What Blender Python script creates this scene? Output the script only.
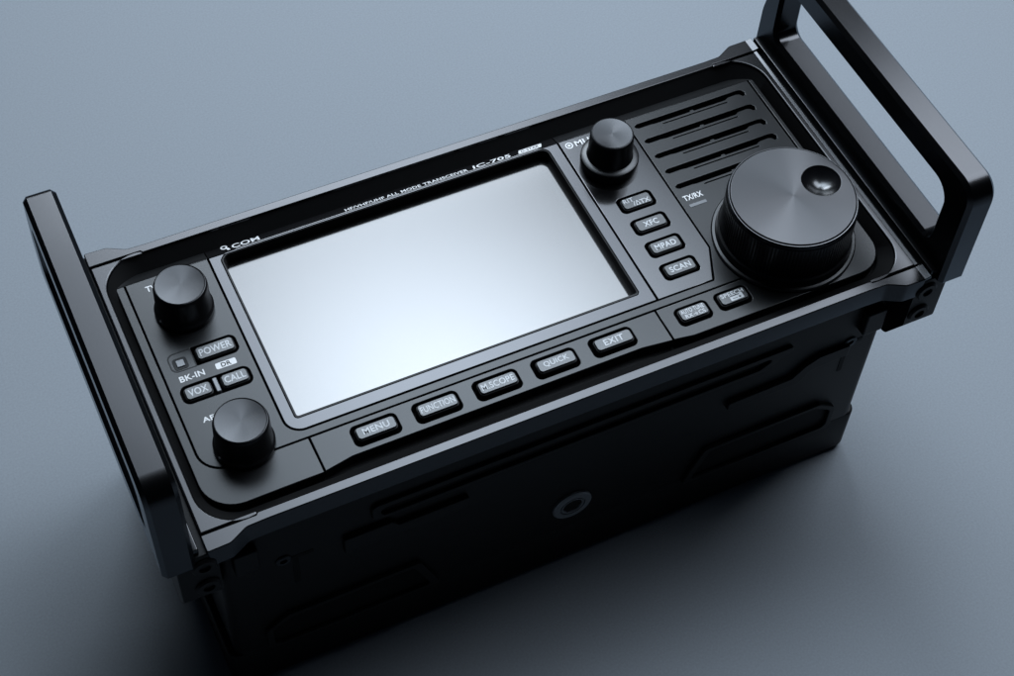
import bpy, bmesh, math, random
from mathutils import Vector, Matrix
from mathutils.geometry import tessellate_polygon

random.seed(7)
for o in list(bpy.data.objects):
    bpy.data.objects.remove(o)
SC = bpy.context.scene
COL = SC.collection
GZ = 92.0            # front rim of the radio stands 92 mm above the table
MM = 0.001


def P(x, y, z):      # radio millimetres (rim plane = 0) -> world metres (table = 0)
    return Vector((x * MM, y * MM, (z + GZ) * MM))


# ------------------------------------------------------------------ camera
cam_d = bpy.data.cameras.new('camera')
cam = bpy.data.objects.new('camera', cam_d)
COL.objects.link(cam)
SC.camera = cam
R = ((0.90427994, -0.42542509, 0.03593436),
     (-0.32769751, -0.74556693, -0.58029673),
     (0.27366426, 0.51297509, -0.81361196))
loc = P(-130.12107631, -246.03238832, 357.31571331)
cam.matrix_world = Matrix(((R[0][0], -R[1][0], -R[2][0], loc.x),
                           (R[0][1], -R[1][1], -R[2][1], loc.y),
                           (R[0][2], -R[1][2], -R[2][2], loc.z),
                           (0, 0, 0, 1)))
cam_d.sensor_width = 36.0
cam_d.lens = 1720.96 / 1014 * 36.0
cam_d.clip_start = 0.01
cam_d.clip_end = 50.0

# ------------------------------------------------------------------ world and lamps (a studio: no sky, no sun)
W = bpy.data.worlds.new('World')
SC.world = W
W.use_nodes = True
W.node_tree.nodes['Background'].inputs[0].default_value = (0.35, 0.5, 0.75, 1)
W.node_tree.nodes['Background'].inputs[1].default_value = 0.02
SC.view_settings.view_transform = 'Standard'
SC.view_settings.look = 'None'
SC.view_settings.exposure = 0.0
SC.view_settings.gamma = 1.0


def area(name, pos, target, sx, sy, power, color=(1, 1, 1), hot=None, xdir=None):
    d = bpy.data.lights.new(name, 'AREA')
    d.shape = 'RECTANGLE'
    d.size, d.size_y = sx * MM, sy * MM
    d.energy = power
    d.color = color
    o = bpy.data.objects.new(name, d)
    COL.objects.link(o)
    p, t = P(*pos), P(*target)
    o.location = p
    o.rotation_euler = (t - p).to_track_quat('-Z', 'Y').to_euler()
    if xdir:         # roll: the lamp's long side follows this direction
        z = (p - t).normalized()
        x = Vector(xdir); x = (x - z * x.dot(z)).normalized()
        y = z.cross(x)
        o.rotation_euler = Matrix((x, y, z)).transposed().to_euler()
    if hot:          # a softbox is brightest in front of its tube and falls off to its rim
        d.use_nodes = True
        nt = d.node_tree
        em = [n for n in nt.nodes if n.type == 'EMISSION'][0]
        g = nt.nodes.new('ShaderNodeNewGeometry')
        sub = nt.nodes.new('ShaderNodeVectorMath'); sub.operation = 'SUBTRACT'
        sub.inputs[1].default_value = (hot[0], hot[1], 0)
        ln = nt.nodes.new('ShaderNodeVectorMath'); ln.operation = 'LENGTH'
        mr = nt.nodes.new('ShaderNodeMapRange'); mr.interpolation_type = 'SMOOTHSTEP'
        mr.inputs['From Min'].default_value = hot[2]; mr.inputs['From Max'].default_value = hot[3]
        mr.inputs['To Min'].default_value = hot[4]; mr.inputs['To Max'].default_value = hot[5]
        nt.links.new(g.outputs['Parametric'], sub.inputs[0])
        nt.links.new(sub.outputs[0], ln.inputs[0])
        nt.links.new(ln.outputs['Value'], mr.inputs['Value'])
        nt.links.new(mr.outputs[0], em.inputs['Strength'])
    return o


area('softbox_lamp', (96, 300, 505), (-15, 0, 0), 395, 490, 6.2, (0.82, 0.91, 1.0), hot=(0.49, 0.42, 0.0, 0.58, 1.42, 0.24), xdir=(0.8, 0.59, 0))
area('back_fill_lamp', (140, 660, 560), (60, 220, -92), 400, 220, 4.6, (0.86, 0.93, 1.0))  # added lamp, out of view behind the radio, brightens the floor
area('top_lamp', (460, 122, 620), (90, -90, -92), 400, 400, 5.0, (0.86, 0.92, 1.0))


# ------------------------------------------------------------------ materials
def mat(name, base, rough=0.5, metal=0.0, ior=1.5, spec=0.5, aniso=0.0, grain=0.0, grain_scale=4000.0, rough_var=0.0, bump=0.0, coat=0.0):
    m = bpy.data.materials.new(name)
    m.use_nodes = True
    nt = m.node_tree
    b = nt.nodes['Principled BSDF']
    b.inputs['Base Color'].default_value = (*base, 1)
    b.inputs['Roughness'].default_value = rough
    b.inputs['Metallic'].default_value = metal
    b.inputs['IOR'].default_value = ior
    b.inputs['Specular IOR Level'].default_value = spec
    b.inputs['Specular Tint'].default_value = (0.88, 0.94, 1.0, 1)
    b.inputs['Coat Weight'].default_value = coat
    b.inputs['Coat Roughness'].default_value = 0.08
    tc = nt.nodes.new('ShaderNodeTexCoord')
    if aniso:
        b.inputs['Anisotropic'].default_value = aniso
        t = nt.nodes.new('ShaderNodeTangent')
        t.direction_type = 'RADIAL'; t.axis = 'Z'
        nt.links.new(t.outputs[0], b.inputs['Tangent'])
    if grain or rough_var or bump:
        n = nt.nodes.new('ShaderNodeTexNoise')
        n.inputs['Scale'].default_value = grain_scale
        n.inputs['Detail'].default_value = 3.0
        nt.links.new(tc.outputs['Object'], n.inputs['Vector'])
        if grain:
            mr = nt.nodes.new('ShaderNodeMapRange')
            mr.inputs['From Min'].default_value = 0.25; mr.inputs['From Max'].default_value = 0.75
            mr.inputs['To Min'].default_value = 1 - grain; mr.inputs['To Max'].default_value = 1 + grain
            mx = nt.nodes.new('ShaderNodeVectorMath'); mx.operation = 'SCALE'
            mx.inputs[0].default_value = base
            nt.links.new(n.outputs['Fac'], mr.inputs['Value'])
            nt.links.new(mr.outputs[0], mx.inputs['Scale'])
            nt.links.new(mx.outputs[0], b.inputs['Base Color'])
        if bump:
            bp = nt.nodes.new('ShaderNodeBump')
            bp.inputs['Strength'].default_value = bump
            bp.inputs['Distance'].default_value = 0.0001
            nt.links.new(n.outputs['Fac'], bp.inputs['Height'])
            nt.links.new(bp.outputs[0], b.inputs['Normal'])
        if rough_var:
            n2 = nt.nodes.new('ShaderNodeTexNoise')
            n2.inputs['Scale'].default_value = 90.0
            n2.inputs['Detail'].default_value = 5.0
            nt.links.new(tc.outputs['Object'], n2.inputs['Vector'])
            mr2 = nt.nodes.new('ShaderNodeMapRange')
            mr2.inputs['To Min'].default_value = rough - rough_var; mr2.inputs['To Max'].default_value = rough + rough_var
            nt.links.new(n2.outputs['Fac'], mr2.inputs['Value'])
            nt.links.new(mr2.outputs[0], b.inputs['Roughness'])
    return m


M_TABLE = mat('table_paper', (0.172, 0.198, 0.226), rough=0.75, spec=0.2, grain=0.08, grain_scale=1500, bump=0.18)
M_METAL = mat('anodised_metal', (0.0355, 0.037, 0.040), rough=0.25, metal=1.0, grain=0.05, grain_scale=9000, rough_var=0.02)
M_PANEL = mat('satin_plastic', (0.004, 0.0044, 0.005), rough=0.28, ior=1.35, grain=0.25, grain_scale=6000, rough_var=0.02)
M_TRIM = mat('satin_trim', (0.058, 0.061, 0.066), rough=0.22, metal=1.0, rough_var=0.03)
M_SURROUND = mat('display_trim', (0.043, 0.045, 0.049), rough=0.22, metal=1.0, rough_var=0.03)
M_PLATE = mat('polished_plate', (0.052, 0.054, 0.058), rough=0.12, metal=1.0, rough_var=0.02)
M_BLACK = mat('black_plastic', (0.002, 0.002, 0.0023), rough=0.5, spec=0.2, rough_var=0.05)
M_GLOSS = mat('gloss_black', (0.0015, 0.0015, 0.002), rough=0.2, spec=0.35)
M_DIMPLE = mat('dimple_lacquer', (0.0015, 0.0015, 0.002), rough=0.24, spec=0.6)
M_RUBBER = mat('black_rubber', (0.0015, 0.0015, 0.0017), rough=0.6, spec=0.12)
M_BODY = mat('body_plastic', (0.0036, 0.0038, 0.0043), rough=0.48, spec=0.14, grain=0.3, grain_scale=5000, bump=0.15)
M_KEY = mat('key_rubber', (0.011, 0.012, 0.0135), rough=0.32, grain=0.15, grain_scale=6000, bump=0.1)
M_KNOB = mat('knob_side', (0.003, 0.003, 0.0034), rough=0.32, spec=0.4)
M_SPUN = mat('spun_metal', (0.032, 0.034, 0.037), rough=0.36, metal=1.0, aniso=0.8)
M_DIAL = mat('dial_metal', (0.038, 0.040, 0.0435), rough=0.32, metal=1.0, aniso=0.9)
M_GLASS = mat('display_glass', (0.080, 0.082, 0.085), rough=0.12, metal=1.0)
M_INK = mat('white_ink', (0.46, 0.48, 0.50), rough=0.5)
M_KEYINK = mat('key_ink', (0.33, 0.355, 0.38), rough=0.5)
M_LED = mat('lamp_lens', (0.075, 0.082, 0.092), rough=0.25)
M_STEEL = mat('dull_steel', (0.17, 0.18, 0.19), rough=0.5, metal=0.6)


# ------------------------------------------------------------------ helpers
def link(name, me, m, parent, mats=None):
    o = bpy.data.objects.new(name, me)
    COL.objects.link(o)
    if parent:
        o.parent = parent
    for mm in (mats or [m]):
        me.materials.append(mm)
    return o


def arc(cx, cy, r, a0, a1, n=8):
    return [(cx + r * math.cos(math.radians(a0 + (a1 - a0) * i / n)), cy + r * math.sin(math.radians(a0 + (a1 - a0) * i / n))) for i in range(n + 1)]


def rpoly(pts, n=6):
    """polygon with a radius per corner: (x, y, r)"""
    out = []
    N = len(pts)
    for i, p in enumerate(pts):
        r = p[2] if len(p) > 2 else 0
        c = Vector(p[:2])
        if r <= 0:
            out.append((c.x, c.y)); continue
        a = (Vector(pts[i - 1][:2]) - c); b = (Vector(pts[(i + 1) % N][:2]) - c)
        la, lb = a.length, b.length
        a.normalize(); b.normalize()
        ang = math.acos(max(-1, min(1, a.dot(b))))
        t = min(r / math.tan(ang / 2), la * 0.49, lb * 0.49)
        rr = t * math.tan(ang / 2)
        p0, p1 = c + a * t, c + b * t
        cen = c + (a + b).normalized() * (rr / math.sin(ang / 2))
        v0, v1 = p0 - cen, p1 - cen
        th0 = math.atan2(v0.y, v0.x); th1 = math.atan2(v1.y, v1.x)
        d = (th1 - th0 + math.pi) % (2 * math.pi) - math.pi
        for k in range(n + 1):
            th = th0 + d * k / n
            out.append((cen.x + rr * math.cos(th), cen.y + rr * math.sin(th)))
    return out


def rrect(x0, y0, x1, y1, r, n=6):
    return rpoly([(x0, y0, r), (x1, y0, r), (x1, y1, r), (x0, y1, r)], n)


def circle(cx, cy, r, n=48):
    return [(cx + r * math.cos(2 * math.pi * i / n), cy + r * math.sin(2 * math.pi * i / n)) for i in range(n)]


def orient(loop, ccw):
    a = sum(loop[i - 1][0] * loop[i][1] - loop[i][0] * loop[i - 1][1] for i in range(len(loop)))
    return list(loop) if (a > 0) == ccw else list(reversed(loop))


def clean(loop):
    out = []
    for p in loop:
        if not out or (Vector(p) - Vector(out[-1])).length > 1e-4:
            out.append(p)
    if (Vector(out[0]) - Vector(out[-1])).length < 1e-4:
        out.pop()
    return out


def inset(loop, d):
    out = []
    N = len(loop)
    for i in range(N):
        p0, p1, p2 = Vector(loop[i - 1]), Vector(loop[i]), Vector(loop[(i + 1) % N])
        e1, e2 = (p1 - p0).normalized(), (p2 - p1).normalized()
        n1, n2 = Vector((-e1.y, e1.x)), Vector((-e2.y, e2.x))
        b = (n1 + n2) / max(0.35, 1 + n1.dot(n2))
        out.append(tuple(p1 + b * d))
    return out


def XY(u, v, w):
    return (u, v, w)


def plate(name, loops, z0, z1, m, parent, bev=0.2, segs=3, M=XY, bev0=0.0):
    """a solid plate: loops[0] its outline, the rest its holes; the top edge rounded over bev, the bottom edge over bev0"""
    lp = [orient(clean(l), i == 0) for i, l in enumerate(loops)]
    bm = bmesh.new()
    rings = []
    if bev0 > 0:
        for k in range(segs + 1):
            a = math.pi / 2 * k / segs
            rings.append((bev0 * (1 - math.sin(a)), z0 + bev0 * (1 - math.cos(a))))
    else:
        rings.append((0.0, z0))
    if bev > 0:
        for k in range(segs + 1):
            a = math.pi / 2 * k / segs
            rings.append((bev * (1 - math.cos(a)), z1 - bev + bev * math.sin(a)))
    else:
        rings.append((0.0, z1))
    vr = []
    for (d, z) in rings:
        vr.append([[bm.verts.new(Vector(M(x, y, z)) * MM) for x, y in (inset(l, d) if d else l)] for l in lp])
    for a, b in zip(vr, vr[1:]):
        for la, lb in zip(a, b):
            N = len(la)
            for i in range(N):
                f = bm.faces.new((la[i - 1], la[i], lb[i], lb[i - 1]))
                f.smooth = True
    for ring, (d, z) in ((vr[0], rings[0]), (vr[-1], rings[-1])):
        flat2 = [[Vector((x, y, 0)) for x, y in (inset(l, d) if d else l)] for l in lp]
        flat = [v for l in ring for v in l]
        for tri in tessellate_polygon(flat2):
            try:
                f = bm.faces.new([flat[i] for i in tri])
                f.smooth = False
            except ValueError:
                pass
    bmesh.ops.recalc_face_normals(bm, faces=bm.faces)
    for e in bm.edges:
        fs = e.link_faces
        if len(fs) != 2 or not fs[0].smooth or not fs[1].smooth or fs[0].normal.angle(fs[1].normal, 0) > math.radians(38):
            e.smooth = False
    me = bpy.data.meshes.new(name)
    bm.to_mesh(me)
    bm.free()
    return link(name, me, m, parent)


def lathe(name, prof, cx, cy, m, parent, n=96, ribs=0, rib_z=(0, 0), rib_d=0.0, mats=None, split=None, rot=None, cz=0.0, caps=True):
    """turned part: prof = [(r, z)] bottom to top about the axis through (cx, cy)"""
    bm = bmesh.new()
    rows = []
    for r, z in prof:
        row = []
        for i in range(n):
            rr = r
            if ribs and rib_z[0] <= z <= rib_z[1]:
                rr = r - rib_d * (i % 2)
            a = 2 * math.pi * i / n
            row.append(bm.verts.new(Vector((rr * math.cos(a), rr * math.sin(a), z)) * MM))
        rows.append(row)
    for k, (a, b) in enumerate(zip(rows, rows[1:])):
        for i in range(n):
            f = bm.faces.new((a[i - 1], a[i], b[i], b[i - 1]))
            f.smooth = True
            if split is not None and k >= split:
                f.material_index = 1
    for row, top in ((rows[0], 0), (rows[-1], 1)) if caps else ():
        f = bm.faces.new(row if top else list(reversed(row)))
        if top and split is not None:
            f.material_index = 1
    bmesh.ops.recalc_face_normals(bm, faces=bm.faces)
    me = bpy.data.meshes.new(name)
    bm.to_mesh(me)
    bm.free()
    me.set_sharp_from_angle(angle=math.radians(32))
    o = link(name, me, m, parent, mats)
    o.location = P(cx, cy, cz)
    if rot:
        o.rotation_euler = rot
    return o


def meshes_from_text(body, bold=0.0, spacing=1.0):
    c = bpy.data.curves.new('lettering', 'FONT')
    c.body = body
    c.size = 1.0
    c.offset = bold
    c.resolution_u = 4
    c.space_character = spacing
    o = bpy.data.objects.new('lettering', c)
    COL.objects.link(o)
    dg = bpy.context.evaluated_depsgraph_get()
    dg.update()
    me = bpy.data.meshes.new_from_object(o.evaluated_get(dg))
    bpy.data.objects.remove(o)
    bpy.data.curves.remove(c)
    return me


def text(body, x0, y0, x1, y1, z, m, parent, bold=0.02, M=XY, name='lettering', skew=0.0, thick=0.04, extra=None, spacing=1.05):
    """printed lettering that fills the box x0..x1, y0..y1 on the surface w = z"""
    me = meshes_from_text(body, bold, spacing)
    xs = [v.co.x for v in me.vertices]; ys = [v.co.y for v in me.vertices]
    ax, bx, ay, by = min(xs), max(xs), min(ys), max(ys)
    bm = bmesh.new()
    bm.from_mesh(me)
    me.materials.clear()
    for v in bm.verts:
        u = x0 + (v.co.x - ax) / (bx - ax) * (x1 - x0)
        w = y0 + (v.co.y - ay) / (by - ay) * (y1 - y0)
        v.co = Vector((u + skew * (w - y0), w, z))
    if extra:
        for loops in extra:
            lp = [orient(clean(l), i == 0) for i, l in enumerate(loops)]
            fl = [[Vector((a, b, 0)) for a, b in l] for l in lp]
            vs = [bm.verts.new((a, b, z)) for l in lp for a, b in l]
            for tri in tessellate_polygon(fl):
                try:
                    bm.faces.new([vs[i] for i in tri])
                except ValueError:
                    pass
    for f in bm.faces:
        if f.normal.z < 0:
            f.normal_flip()
    r = bmesh.ops.extrude_face_region(bm, geom=list(bm.faces))
    for e in r['geom']:
        if isinstance(e, bmesh.types.BMVert):
            e.co.z += thick
    for v in bm.verts:
        v.co = Vector(M(*v.co)) * MM
    bmesh.ops.recalc_face_normals(bm, faces=bm.faces)
    for f in bm.faces:
        f.smooth = False
    bm.to_mesh(me)
    bm.free()
    me.name = name
    return link(name, me, m, parent)


# ------------------------------------------------------------------ the table the radio lies on
bm = bmesh.new()
N = 24
gv = [[bm.verts.new((-3 + 6 * i / N, -3 + 6 * j / N, 0)) for i in range(N + 1)] for j in range(N + 1)]
for j in range(N):
    for i in range(N):
        bm.faces.new((gv[j][i], gv[j][i + 1], gv[j + 1][i + 1], gv[j + 1][i]))
me = bpy.data.meshes.new('floor')
bm.to_mesh(me); bm.free()
floor = link('floor', me, M_TABLE, None)
floor['kind'] = 'structure'
floor['label'] = 'plain blue grey studio surface under the radio'

# ------------------------------------------------------------------ the radio: one thing, an Empty that parents its parts
radio = bpy.data.objects.new('radio_transceiver', None)
COL.objects.link(radio)
radio.empty_display_size = 0.05
radio['label'] = 'black portable radio transceiver lying on its back with side handles and blank screen'
radio['category'] = 'radio'


lift = GZ * MM       # parts are modelled about the rim plane; this lifts them onto the table


def L(o):            # a sub-part follows its part, which is lifted already
    if o.parent is radio:
        o.location.z += lift
    return o


# ---- housing
def body_loop(sx, sy, r):
    return rrect(-sx, -sy, sx, sy, r)


plate_housing = L(plate('housing', [rrect(-97.2, -42, 97.2, 42, 3)], -72, -7.2, M_BODY, radio, bev=0.5, bev0=0.4))
back_pack = L(plate('battery_pack', [rpoly([(-99.2, -41.7, 3), (99.2, -41.7, 3), (99.2, 41.7, 3), (-99.2, 41.7, 3)])], -92, -72.3, M_BODY, radio, bev=0.6, bev0=2.5))


def FY(y0):          # plates standing on a face that looks towards -Y
    return lambda u, v, w: (u, y0 - w, v)


FB = FY(-42.0)
# long stadium groove with its inner rib
L(plate('groove_rib', [rpoly([(-57, -25.2, 2), (58, -25.2, 2), (66, -20.0, 2), (66, -18.2, 1), (-57, -18.2, 2)]),
                       rpoly([(-54.5, -23.8, 1.4), (56, -23.8, 1.4), (61.5, -20.4, 1), (-54.5, -20.4, 1.4)])], -0.1, 1.1, M_BODY, plate_housing, bev=0.3, M=FB))
# stepped lids left and right
L(plate('port_lid', [rpoly([(-65, -35.5, .8), (-48, -35.5, .8), (-30, -35.5, .8), (-30, -30.8, .8), (-50, -30.8, .5), (-52, -28.3, .5), (-65, -28.3, .8)])], -0.1, 1.5, M_BODY, plate_housing, bev=0.3, M=FB))
L(plate('port_lid', [rpoly([(86, -28.5, .8), (86, -33, .8), (74, -34, .6), (71, -38.5, .6), (48, -38.5, 1), (48, -35, 1), (68, -34.5, .6), (72, -30.5, .6), (76, -28.5, .6)])], -0.1, 1.5, M_BODY, plate_housing, bev=0.3, M=FB))
for sx in (-81.0, 86.5):
    o = lathe('screw', [(2.1, 0), (2.1, 0.3), (1.8, 0.5), (1.0, 0.5), (0.9, 0.1)], sx, -42.02, M_SPUN, radio, n=32, rot=(math.radians(90), 0, 0), cz=-28.8)
# strap lugs at the two ends of the face
for sx in (-90.6, 91.0):
    L(plate('strap_lug', [rpoly([(sx - 3.2, -24, .8), (sx + 3.2, -24, .8), (sx + 3.2, -14.5, .8), (sx - 3.2, -14.5, .8)])], -0.1, 2.6, M_BODY, radio, bev=0.5, M=FB))
# vertical slots: thin black plates stand in for the shade inside them
for sx in (-77.8, 86.0):
    L(plate('slot_shade', [rpoly([(sx - 4, -30.4, .4), (sx - .9, -30.4), (sx - .9, -43, .5), (sx + .9, -43, .5), (sx + .9, -30.4), (sx + 5, -30.4, .4), (sx + 5, -28.6, .4), (sx - 4, -28.6, .4)])], -0.1, 0.12, M_RUBBER, plate_housing, bev=0.2, M=FB))
# recessed foot wells in the lower part, framed by a raised rim
L(plate('foot_well', [rpoly([(38, -71.8, 1), (88.5, -71.8, 2), (88.5, -61.5, 3), (82, -56.5, 2), (44, -56.5, 2)]),
                      rpoly([(41, -70.8, 1), (86.5, -70.8, 2), (86.5, -62, 2), (81, -58, 2), (46, -58, 2)])], -0.1, 1.3, M_BODY, plate_housing, bev=0.3, M=FB))
L(plate('foot_well', [rpoly([(-38, -71.8, 1), (-88.5, -71.8, 2), (-88.5, -61.5, 3), (-82, -56.5, 2), (-44, -56.5, 2)]),
                      rpoly([(-41, -70.8, 1), (-86.5, -70.8, 2), (-86.5, -62, 2), (-81, -58, 2), (-46, -58, 2)])], -0.1, 1.3, M_BODY, plate_housing, bev=0.3, M=FB))
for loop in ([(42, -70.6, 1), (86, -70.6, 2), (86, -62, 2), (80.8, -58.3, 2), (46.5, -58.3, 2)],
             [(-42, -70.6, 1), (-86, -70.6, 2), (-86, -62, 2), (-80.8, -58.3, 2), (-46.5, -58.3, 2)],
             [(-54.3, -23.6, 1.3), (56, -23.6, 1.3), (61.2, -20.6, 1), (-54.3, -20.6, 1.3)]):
    L(plate('recess_shade', [rpoly(loop)], -0.1, 0.1, M_RUBBER, plate_housing, bev=0, M=FB))  # thin dark plates put the shade of the recesses into colour
# tripod thread
sock = lathe('tripod_socket', [(6.0, 0), (6.0, 0.7), (5.6, 1.0), (3.9, 1.0), (3.8, .6), (3.5, .6), (3.4, 1.0), (3.0, 1.0), (2.8, 0.6), (2.7, 0.15)], 2.2, -42.0, M_STEEL, radio, n=64, rot=(math.radians(90), 0, 0), cz=-59.0)

hx = plate('thread_hole_shade', [[(2.85 * math.cos(math.radians(60 * i)), 2.85 * math.sin(math.radians(60 * i))) for i in range(6)]], 0.1, 0.75, M_RUBBER, sock, bev=0)  # flat black plate painted in for the dark inside the thread

# ---- the metal rails above and below the panel, with widened corners
def rail_loop(s):
    pts = [(-100, 43.35), (-86.2, 43.35), (-85.6, 42.7), (85.6, 42.7), (86.2, 43.35), (100, 43.35), (100, 48.2, .6),
           (94.0, 48.0, 3), (89.3, 45.5, 3), (84, 45.3), (-84, 45.3), (-89.3, 45.5, 3), (-94.0, 48.0, 3), (-100, 48.2, .6)]
    return rpoly([(p[0], s * p[1], *(p[2:])) for p in pts], 5)


L(plate('frame_rail', [rail_loop(1)], -7.0, 0, M_METAL, radio, bev=0.25))
L(plate('frame_rail', [rail_loop(-1)], -7.0, 0, M_METAL, radio, bev=0.25))


def side_loop(s):
    pts = [(100, 43.05), (85.8, 43.05), (85.4, 42.7)] + arc(87.9, 32.7, 10, 90, 0, 10) + arc(87.9, -32.7, 10, 0, -90, 10) + [(85.4, -42.7), (85.8, -43.05), (100, -43.05)]
    return [(s * x, y) for x, y in pts]


L(plate('frame_end', [side_loop(1)], -7.0, -0.02, M_METAL, radio, bev=0.55))
L(plate('frame_end', [side_loop(-1)], -7.0, -0.02, M_METAL, radio, bev=0.55))

# ---- raised bead along the right end of the rim, wider on the corner blocks
def edge_strip(y0, y1, wv, x0=99.5):
    th = math.radians(-11)
    return L(plate('edge_strip', [[(y0, 0), (y1, 0), (y1, wv), (y0, wv)]], -1.0, 0.0, M_TRIM, radio, bev=0.1,
                   M=lambda u, v, w: (x0 + v * math.cos(th) + w * math.sin(th), u, 0.0 - v * math.sin(th) + w * math.cos(th))))


edge_strip(-42.9, 42.9, 1.0)
edge_strip(43.5, 48.0, 2.0)
edge_strip(-48.0, -43.5, 2.0)


# ---- sloping black seal between the rim and the panel
def seal():
    bm = bmesh.new()
    o = rrect(-98.1, -42.9, 98.1, 42.9, 10.2, 10)
    i = rrect(-95.3, -38.6, 95.3, 39.3, 8.6, 10)
    rings = [[bm.verts.new(Vector((x, y, z)) * MM) for x, y in l] for l, z in ((o, -0.5), (i, -4.6), (i, -6.8), (o, -6.8))]
    n = len(o)
    for a, b in zip(rings, rings[1:] + rings[:1]):
        for k in range(n):
            f = bm.faces.new((a[k - 1], a[k], b[k], b[k - 1])); f.smooth = True
    bmesh.ops.recalc_face_normals(bm, faces=bm.faces)
    me = bpy.data.meshes.new('panel_seal'); bm.to_mesh(me); bm.free()
    me.set_sharp_from_angle(angle=math.radians(35))
    return L(link('panel_seal', me, M_RUBBER, radio))


seal()
panel_base = L(plate('front_panel', [rrect(-95.6, -39, 95.6, 39.6, 8)], -7.1, -6.55, M_RUBBER, radio, bev=0))

ZP = -3.0
BX0, BX1 = -70.3, 32.45      # display surround
# key positions
KEYS_LOW = [(-50.5, 'MENU'), (-33.95, 'FUNCTION'), (-17.4, 'M.SCOPE'), (-1.0, 'QUICK'), (15.45, 'EXIT')]
low_rec = lambda x: rrect(x - 6.15, -34.1, x + 6.15, -28.0, 1.5)
REC_A = rrect(34.3, -34.2, 43.9, -28.4, 1.5)
REC_B = rrect(46.3, -34.0, 55.9, -28.2, 1.5)
KEYS_COL = [8.35, 0.0, -8.35, -16.6]
col_rec = lambda y: rrect(37.75, y - 2.75, 48.25, y + 2.75, 1.4)
REC_POW = rpoly([(-84.2, 4.95, .3), (-72.6, 4.95, 1.8), (-72.6, 10.75, 1.8), (-84.2, 10.75, .3)])
REC_VOX = rrect(-90.9, -5.45, -72.6, 0.15, 1.9)

# ---- outer border: left end, keys strip, right end
TOPY = 36.2
left_end = rpoly([(-95.6, TOPY), (-95.6, -37.5, 9.0), (-66.55, -37.15), (-66.55, -26.5), (-93.35, -26.5, 6.6), (-93.35, TOPY)], 10)
L(plate('panel_border', [left_end], -6.5, ZP, M_PANEL, panel_base, bev=0.22))
strip = rpoly([(-66.2, -26.5), (-66.2, -37.1), (-58.5, -35.75, 4), (21.5, -35.75, 4), (30.1, -36.7), (30.1, -26.5)], 5)
L(plate('key_strip', [strip] + [low_rec(x) for x, t in KEYS_LOW], -6.5, ZP, M_PANEL, panel_base, bev=0.22))
right_end = rpoly([(30.45, -26.5), (30.45, -36.7), (36, -37.6, 3), (95.6, -37.6, 9.0), (95.6, TOPY), (94.3, TOPY), (94.3, -20, 5), (86, -26.5, 5)], 10)
L(plate('panel_border', [right_end, REC_A, REC_B], -6.5, ZP, M_PANEL, panel_base, bev=0.22))

# ---- control plate: left column, arm under the display, speaker side (a U)
slots = []
for k, y in enumerate((32.9, 26.8, 20.7, 14.6, 8.6)):
    slots.append([(55.5, y - .25), (56.3, y - .8), (60, y - .75), (61.5, y - .95), (72.6, y - .95), (72.8, y - .45), (73.9, y - .45), (74.1, y - .95),
                  (84.2, y - .95), (85.4, y - .35), (88.2, y - .25), (89.2, y - .6), (89.8, y - 1.5), (90.6, y - 1.5), (90.95, y - .4), (90.3, y + .7), (89.0, y + .9), (56.4, y + .75), (55.6, y + .35)])
    slots.append(rrect(63.5, y - 2.0, 84.5, y - 1.75, .1, 2))
u_loop = rpoly([(-93.0, TOPY), (-93.0, -26.15, 6.3), (84.5, -26.15, 5), (93.9, -19.7, 5), (93.9, TOPY), (53.95, TOPY), (53.95, -13.6), (49.6, -23.95, .8),
                (BX0 - .3, -23.95, 4.6), (BX0 - .3, TOPY)], 8)
control = L(plate('control_plate', [u_loop, REC_POW, REC_VOX] + slots, -6.5, ZP, M_PANEL, panel_base, bev=0.16))

# ---- display surround and glass
surround = L(plate('display_surround', [rpoly([(BX0, TOPY), (BX0, -23.65, 4.3), (BX1, -23.65, .6), (BX1, TOPY)], 8),
                                        rpoly([(-67.3, -20.0, .9), (29.1, -20.0, .9), (29.1, 35.9, 2.2), (-67.3, 35.9, 2.2)], 6)], -6.5, ZP + .05, M_SURROUND, panel_base, bev=0.25))
L(plate('inner_lip', [rpoly([(-67.28, -19.98, .9), (29.08, -19.98, .9), (29.08, 35.88, 2.2), (-67.28, 35.88, 2.2)], 6),
                      rpoly([(-66.75, -19.35, .6), (28.75, -19.35, .6), (28.75, 35.6, 2.0), (-66.75, 35.6, 2.0)], 6)], -6.5, ZP - .1, M_BLACK, panel_base, bev=0.1))
L(plate('display', [rrect(-67.3, -19.8, 29.2, 36.0, 1)], -6.52, -6.2, M_GLASS, radio, bev=0))

# ---- plate with the right key column
colp = L(plate('key_plate', [rpoly([(BX1 + .35, TOPY), (BX1 + .35, -23.65), (49.2, -23.65), (53.6, -13.7), (53.6, TOPY)])] + [col_rec(y) for y in KEYS_COL], -6.5, ZP, M_PLATE, panel_base, bev=0.2))
L(plate('corner_grip', [[(49.7, -23.5), (53.7, -14.6), (53.9, -23.0)]], -6.5, ZP - .12, M_RUBBER, panel_base, bev=0))

# ---- rolled top edge of the panel, on which the lettering stands
SL = math.radians(20)


def facet(u, v, w):
    return (u, TOPY + v * math.cos(SL) + w * math.sin(SL), ZP - v * math.sin(SL) + w * math.cos(SL))


def edge_piece(x0, x1, m, r0=0, r1=0):
    return L(plate('panel_edge', [rpoly([(x0, 0.02), (x1, 0.02), (x1, 3.5, r1), (x0, 3.5, r0)])], -1.2, -0.01, m, panel_base, bev=0.08, M=facet))


edge_piece(-95.4, BX0 - .2, M_PANEL, 3.4, 0)
edge_piece(BX0, BX1, M_GLOSS)
edge_piece(BX1 + .25, 95.4, M_PANEL, 0, 3.4)


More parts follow.
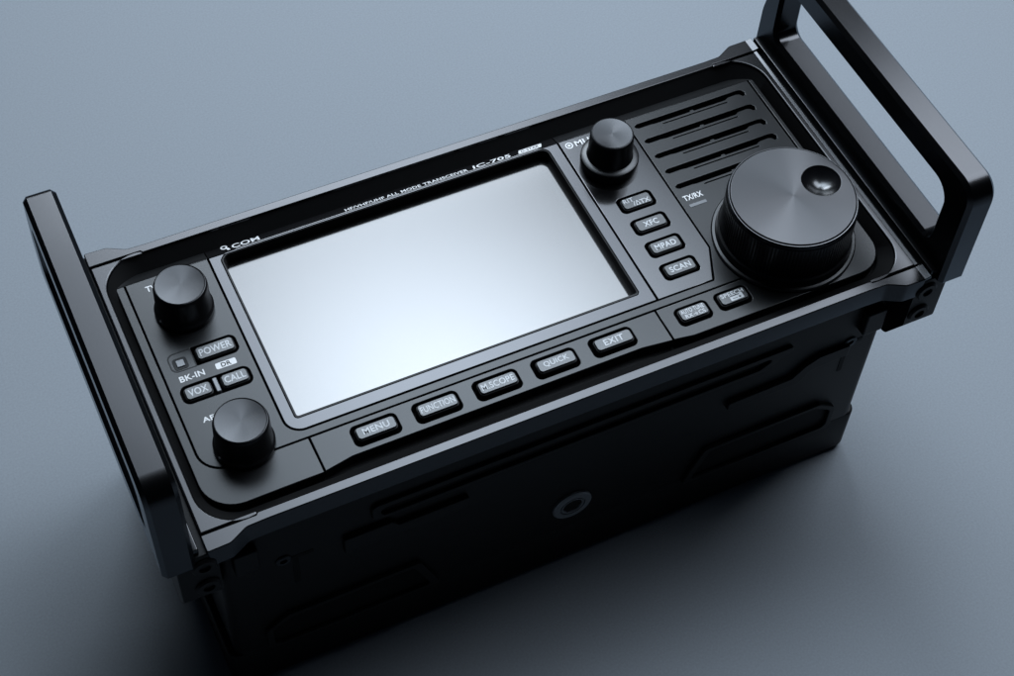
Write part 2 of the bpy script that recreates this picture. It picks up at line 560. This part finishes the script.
# ---- keys
def key(x0, y0, x1, y1, z1, label_lines, parent=radio, name='button', h=1.0, r=0.9, m=M_KEY):
    """a raised key: skirt plus a smaller crowned top"""
    k = L(plate(name, [rrect(x0 - .35, y0 - .35, x1 + .35, y1 + .35, r + .25)], -6.5, z1 - .45, M_BLACK, parent, bev=0.25))
    c = L(plate('key_cap', [rrect(x0, y0, x1, y1, r)], z1 - .6, z1, m, k, bev=0.16))
    for (t, tx0, ty0, tx1, ty1) in label_lines:
        L(text(t, tx0, ty0, tx1, ty1, z1 + .005, M_KEYINK, k))
    return k


wid = {'MENU': 7.0, 'FUNCTION': 9.2, 'M.SCOPE': 8.9, 'QUICK': 7.0, 'EXIT': 5.6}
for x, t in KEYS_LOW:
    w = wid[t] / 2
    key(x - 5.1, -33.05, x + 5.1, -29.6, -1.5, [(t, x - w, -32.25, x + w, -30.35)])
key(35.1, -33.1, 42.9, -29.5, -2.0, [('AUTO TUNE', 35.6, -31.2, 42.3, -29.85), ('RX\u2192CS', 36.2, -32.8, 42.0, -31.5)])
sp = key(47.1, -32.9, 54.9, -29.3, -2.0, [('SPEECH', 47.7, -30.9, 54.3, -29.6)])
# padlock / key mark in a white box under SPEECH
L(plate('key_mark', [rpoly([(49.8, -32.55), (53.6, -32.55), (53.6, -30.75), (52.7, -30.75), (52.7, -31.25), (49.8, -31.25)]),
                     rpoly([(50.4, -32.05), (51.9, -32.05), (51.9, -31.85), (50.4, -31.85)]), circle(52.6, -31.9, .35, 12)], -2.0, -1.95, M_KEYINK, sp, bev=0))
for y, t, w in ((8.35, None, 0), (0.0, 'XFC', 4.4), (-8.35, 'MPAD', 6.2), (-16.6, 'SCAN', 6.2)):
    lab = [(t, 43 - w / 2, y - 1.0, 43 + w / 2, y + .85)] if t else [('RIT', 39.3, y + .05, 42.3, y + 1.5), ('/\u0394TX', 41.6, y - 1.55, 46.6, y + .05)]
    key(38.8, y - 1.85, 47.2, y + 1.75, -2.4, lab)
key(-83.3, 5.75, -73.6, 9.55, -2.1, [('POWER', -82.6, 6.55, -74.2, 8.75)])
key(-89.9, -4.75, -83.3, -1.15, -2.1, [('VOX', -89.1, -4.0, -84.1, -1.9)])
key(-80.2, -4.6, -73.6, -1.0, -2.1, [('CALL', -79.6, -3.8, -74.2, -1.7)])
L(plate('key_bar', [rrect(-82.35, -4.9, -81.15, -.5, .3)], -6.5, -2.6, M_LED, radio, bev=0.2))
# power lamp with its black window
lamp = L(plate('status_lamp', [rrect(-89.75, 5.3, -86.05, 8.95, .8)], ZP, ZP + .1, M_BLACK, radio, bev=0.05))
L(plate('lens', [rrect(-88.95, 6.05, -86.85, 8.2, .3)], ZP, ZP + .35, M_LED, lamp, bev=0.12))
L(plate('lamp_outline', [rpoly([(-90.7, 4.75, 1.8), (-84.2, 4.75, .3), (-84.2, 10.75, .3), (-90.7, 10.75, 1.8)]),
                         rpoly([(-90.35, 5.05, 1.6), (-84.5, 5.05, .3), (-84.5, 10.45, .3), (-90.35, 10.45, 1.6)])], ZP, ZP + .05, M_BLACK, lamp, bev=0))

# ---- lettering on the panel
L(text('BK-IN', -89.7, 1.5, -83.2, 3.3, ZP, M_INK, control))
tag_ = L(plate('name_tag', [rrect(-80.1, 1.65, -74.7, 3.55, .4)], ZP, ZP + .04, M_INK, control, bev=0))
L(text('DR', -78.7, 1.95, -76.1, 3.25, ZP + .045, M_BLACK, control))
L(text('TWIN PBT', -88.5, 31.9, -77.5, 33.8, ZP, M_INK, control))
L(text('AF\u25cfRF/SQL', -88.5, -12.3, -74.5, -10.4, ZP, M_INK, control))
L(text('TX/RX', 55.4, 3.0, 61.2, 4.9, ZP, M_INK, control))
L(plate('indicator_bar', [rrect(55.7, .55, 61.0, 1.6, .2)], ZP, ZP + .1, M_LED, control, bev=0.05))
L(text('MULTI', 37.0, 33.0, 46.0, 34.9, ZP, M_INK, colp,
       extra=[[circle(35.2, 34.0, 1.15, 28), circle(35.2, 34.0, .8, 28)], [circle(35.2, 34.0, .42, 16)]]))
# logo, model line and badge along the top edge
L(text('COM', -63.1, .95, -55.4, 2.95, .0, M_INK, panel_base, bold=0.02, M=facet, name='logo',
       extra=[[circle(-65.1, 2.75, .95, 28), circle(-65.1, 2.75, .5, 28)], [[(-64.75, 2.0), (-64.05, 2.0), (-63.75, .95), (-64.5, .95)]]]))
L(text('HF/VHF/UHF ALL MODE TRANSCEIVER', -30.9, .8, 5.6, 2.1, .0, M_INK, panel_base, bold=0.015, M=facet))
L(text('IC-705', 7.2, .8, 18.6, 2.5, .0, M_INK, panel_base, bold=0.02, M=facet, skew=0.15))
L(plate('badge', [rpoly([(20.9, .8, .3), (28.0, .8, .3), (28.8, 2.6, .3), (21.7, 2.6, .3)])], 0, .03, M_INK, panel_base, bev=0, M=facet))
L(text('D-STAR', 22.0, 1.15, 27.4, 2.25, .035, M_BLACK, panel_base, bold=0.0, M=facet, skew=0.2))
L(plate('edge_highlight', [rrect(-62.5, .35, 26.8, .5, .02, 2)], 0, .03, M_INK, panel_base, bev=0, M=facet))  # highlight on the bezel edge, painted as a thin white line


# ---- knobs
def knob(cx, cy, name='knob'):
    k = lathe(name, [(7.7, ZP), (7.7, -1.6), (7.3, -1.1), (7.15, -.8), (6.95, 6.6), (6.75, 7.25), (6.55, 7.55)],
              cx, cy, M_KNOB, radio, n=144, ribs=1, rib_z=(-.7, 6.4), rib_d=0.16)
    cap = lathe('knob_top', [(6.55, 0), (6.55, .12), (6.35, .2), (6.2, .14), (6.15, .13)], 0, 0, M_SPUN, k, n=96)
    cap.location = Vector((0, 0, 7.52 * MM))
    d = lathe('pointer_dot', [(.38, 0), (.38, .12), (.25, .2)], 0, 0, M_INK, k, n=16)
    d.location = Vector((7.35 * math.cos(math.radians(199)), 7.35 * math.sin(math.radians(199)), -1.35)) * MM
    return k


for cx, cy in ((-81.35, 22.9), (-81.4, -21.8)):
    knob(cx, cy)
mk = lathe('knob', [(8.2, ZP), (8.2, -.4), (8.0, .1), (7.6, .3), (6.9, .45), (6.5, .5), (6.3, .9), (6.05, 8.0), (5.85, 8.6), (5.7, 8.75)], 42.65, 24.2, M_KNOB, radio, n=128, ribs=1, rib_z=(.95, 7.8), rib_d=0.16)
mc = lathe('knob_top', [(5.7, 0), (5.7, .1), (5.5, .18), (5.35, .12), (5.3, .11)], 0, 0, M_SPUN, mk, n=96)
mc.location = Vector((0, 0, 8.72 * MM))

# main dial
DX, DY = 74.07, -18.0
dial = lathe('tuning_dial', [(19.6, ZP), (19.6, -2.5), (19.3, -2.15), (18.6, -2.1), (18.4, -1.6), (18.2, 0), (17.75, .4), (17.55, 12.0), (17.3, 12.3), (17.3, 12.75), (17.0, 13.2), (16.6, 13.1), (16.6, 9.6)],
             DX, DY, M_KNOB, radio, n=240, ribs=1, rib_z=(.3, 11.9), rib_d=0.3)
tp = plate('dial_top', [circle(0, 0, 16.75, 128), circle(9.5, 1.5, 5.15, 64)], 12.9, 13.72, M_DIAL, dial, bev=0.28)
ring = lathe('dial_rim', [(17.25, 0), (17.25, .25), (17.1, .45), (16.9, .45), (16.85, .1)], 0, 0, M_TRIM, dial, n=128, caps=False)
ring.location = Vector((0, 0, 13.0 * MM))


def bowl(r, depth, n=64, rings=14):
    bm = bmesh.new()
    rows = []
    for k in range(rings + 1):
        t = k / rings
        rr = r * (1 - t)
        z = -depth * (1 - (1 - t) ** 2) if k else 0
        if k == rings:
            rows.append([bm.verts.new(Vector((0, 0, -depth)) * MM)])
        else:
            rows.append([bm.verts.new(Vector((rr * math.cos(2 * math.pi * i / n), rr * math.sin(2 * math.pi * i / n), z)) * MM) for i in range(n)])
    for a, b in zip(rows, rows[1:]):
        for i in range(n):
            f = bm.faces.new((a[i - 1], a[i], b[i], b[i - 1]) if len(b) > 1 else (a[i - 1], a[i], b[0]))
            f.smooth = True
    bmesh.ops.recalc_face_normals(bm, faces=bm.faces)
    if sum(f.normal.z for f in bm.faces) < 0:
        bmesh.ops.reverse_faces(bm, faces=bm.faces)
    me = bpy.data.meshes.new('finger_dimple'); bm.to_mesh(me); bm.free()
    o = link('finger_dimple', me, M_DIMPLE, dial)
    o.location = Vector((9.5, 1.5, 13.45)) * MM
    return o


bowl(5.2, 2.6)


# ---- side handles: slotted loop above, mounting block below
def handle(s):
    def MX(u, v, w):
        return (s * w, u, v)
    loop = rpoly([(-50, 34.9, 6.2), (-50, -2.6, 1.0), (48.9, -2.6, 1.0), (48.6, 13, 20), (42.8, 34.9, 2.4)], 9)
    hole = rpoly([(-40.5, 26.6, 5), (-40.5, 7.0, 3), (40.0, 7.0, 3), (40.0, 26.6, 5)], 7)
    h = L(plate('side_handle', [loop, hole], 103.2, 111.4, M_METAL, radio, bev=1.1, bev0=1.1, segs=1, M=MX))
    blk = rpoly([(-48, -1.2, .4), (-48, -20.0, 2), (-42.5, -30.5, 3), (42.5, -30.5, 3), (48, -20.0, 2), (48, -1.2, .4)], 5)
    L(plate('mounting_block', [blk], 97.8, 108.0, M_BODY, h, bev=0.6, M=MX))
    L(plate('ledge', [rrect(-47.2, -1.4, 47.2, 1.2, .3, 2)], 101.7, 104.2, M_METAL, h, bev=0.35, bev0=0.35, M=MX))
    for z in (-5.9, -15.6):
        o = lathe('bolt', [(3.2, 0), (3.2, .4), (2.7, .9), (1.5, .9), (1.3, .2)], s * 101.4, -48.0, M_BODY, h, n=40, rot=(math.radians(90), 0, 0), cz=z)
        o.location.z -= lift      # the handle that carries it is lifted already
    return h


handle(1)
handle(-1)
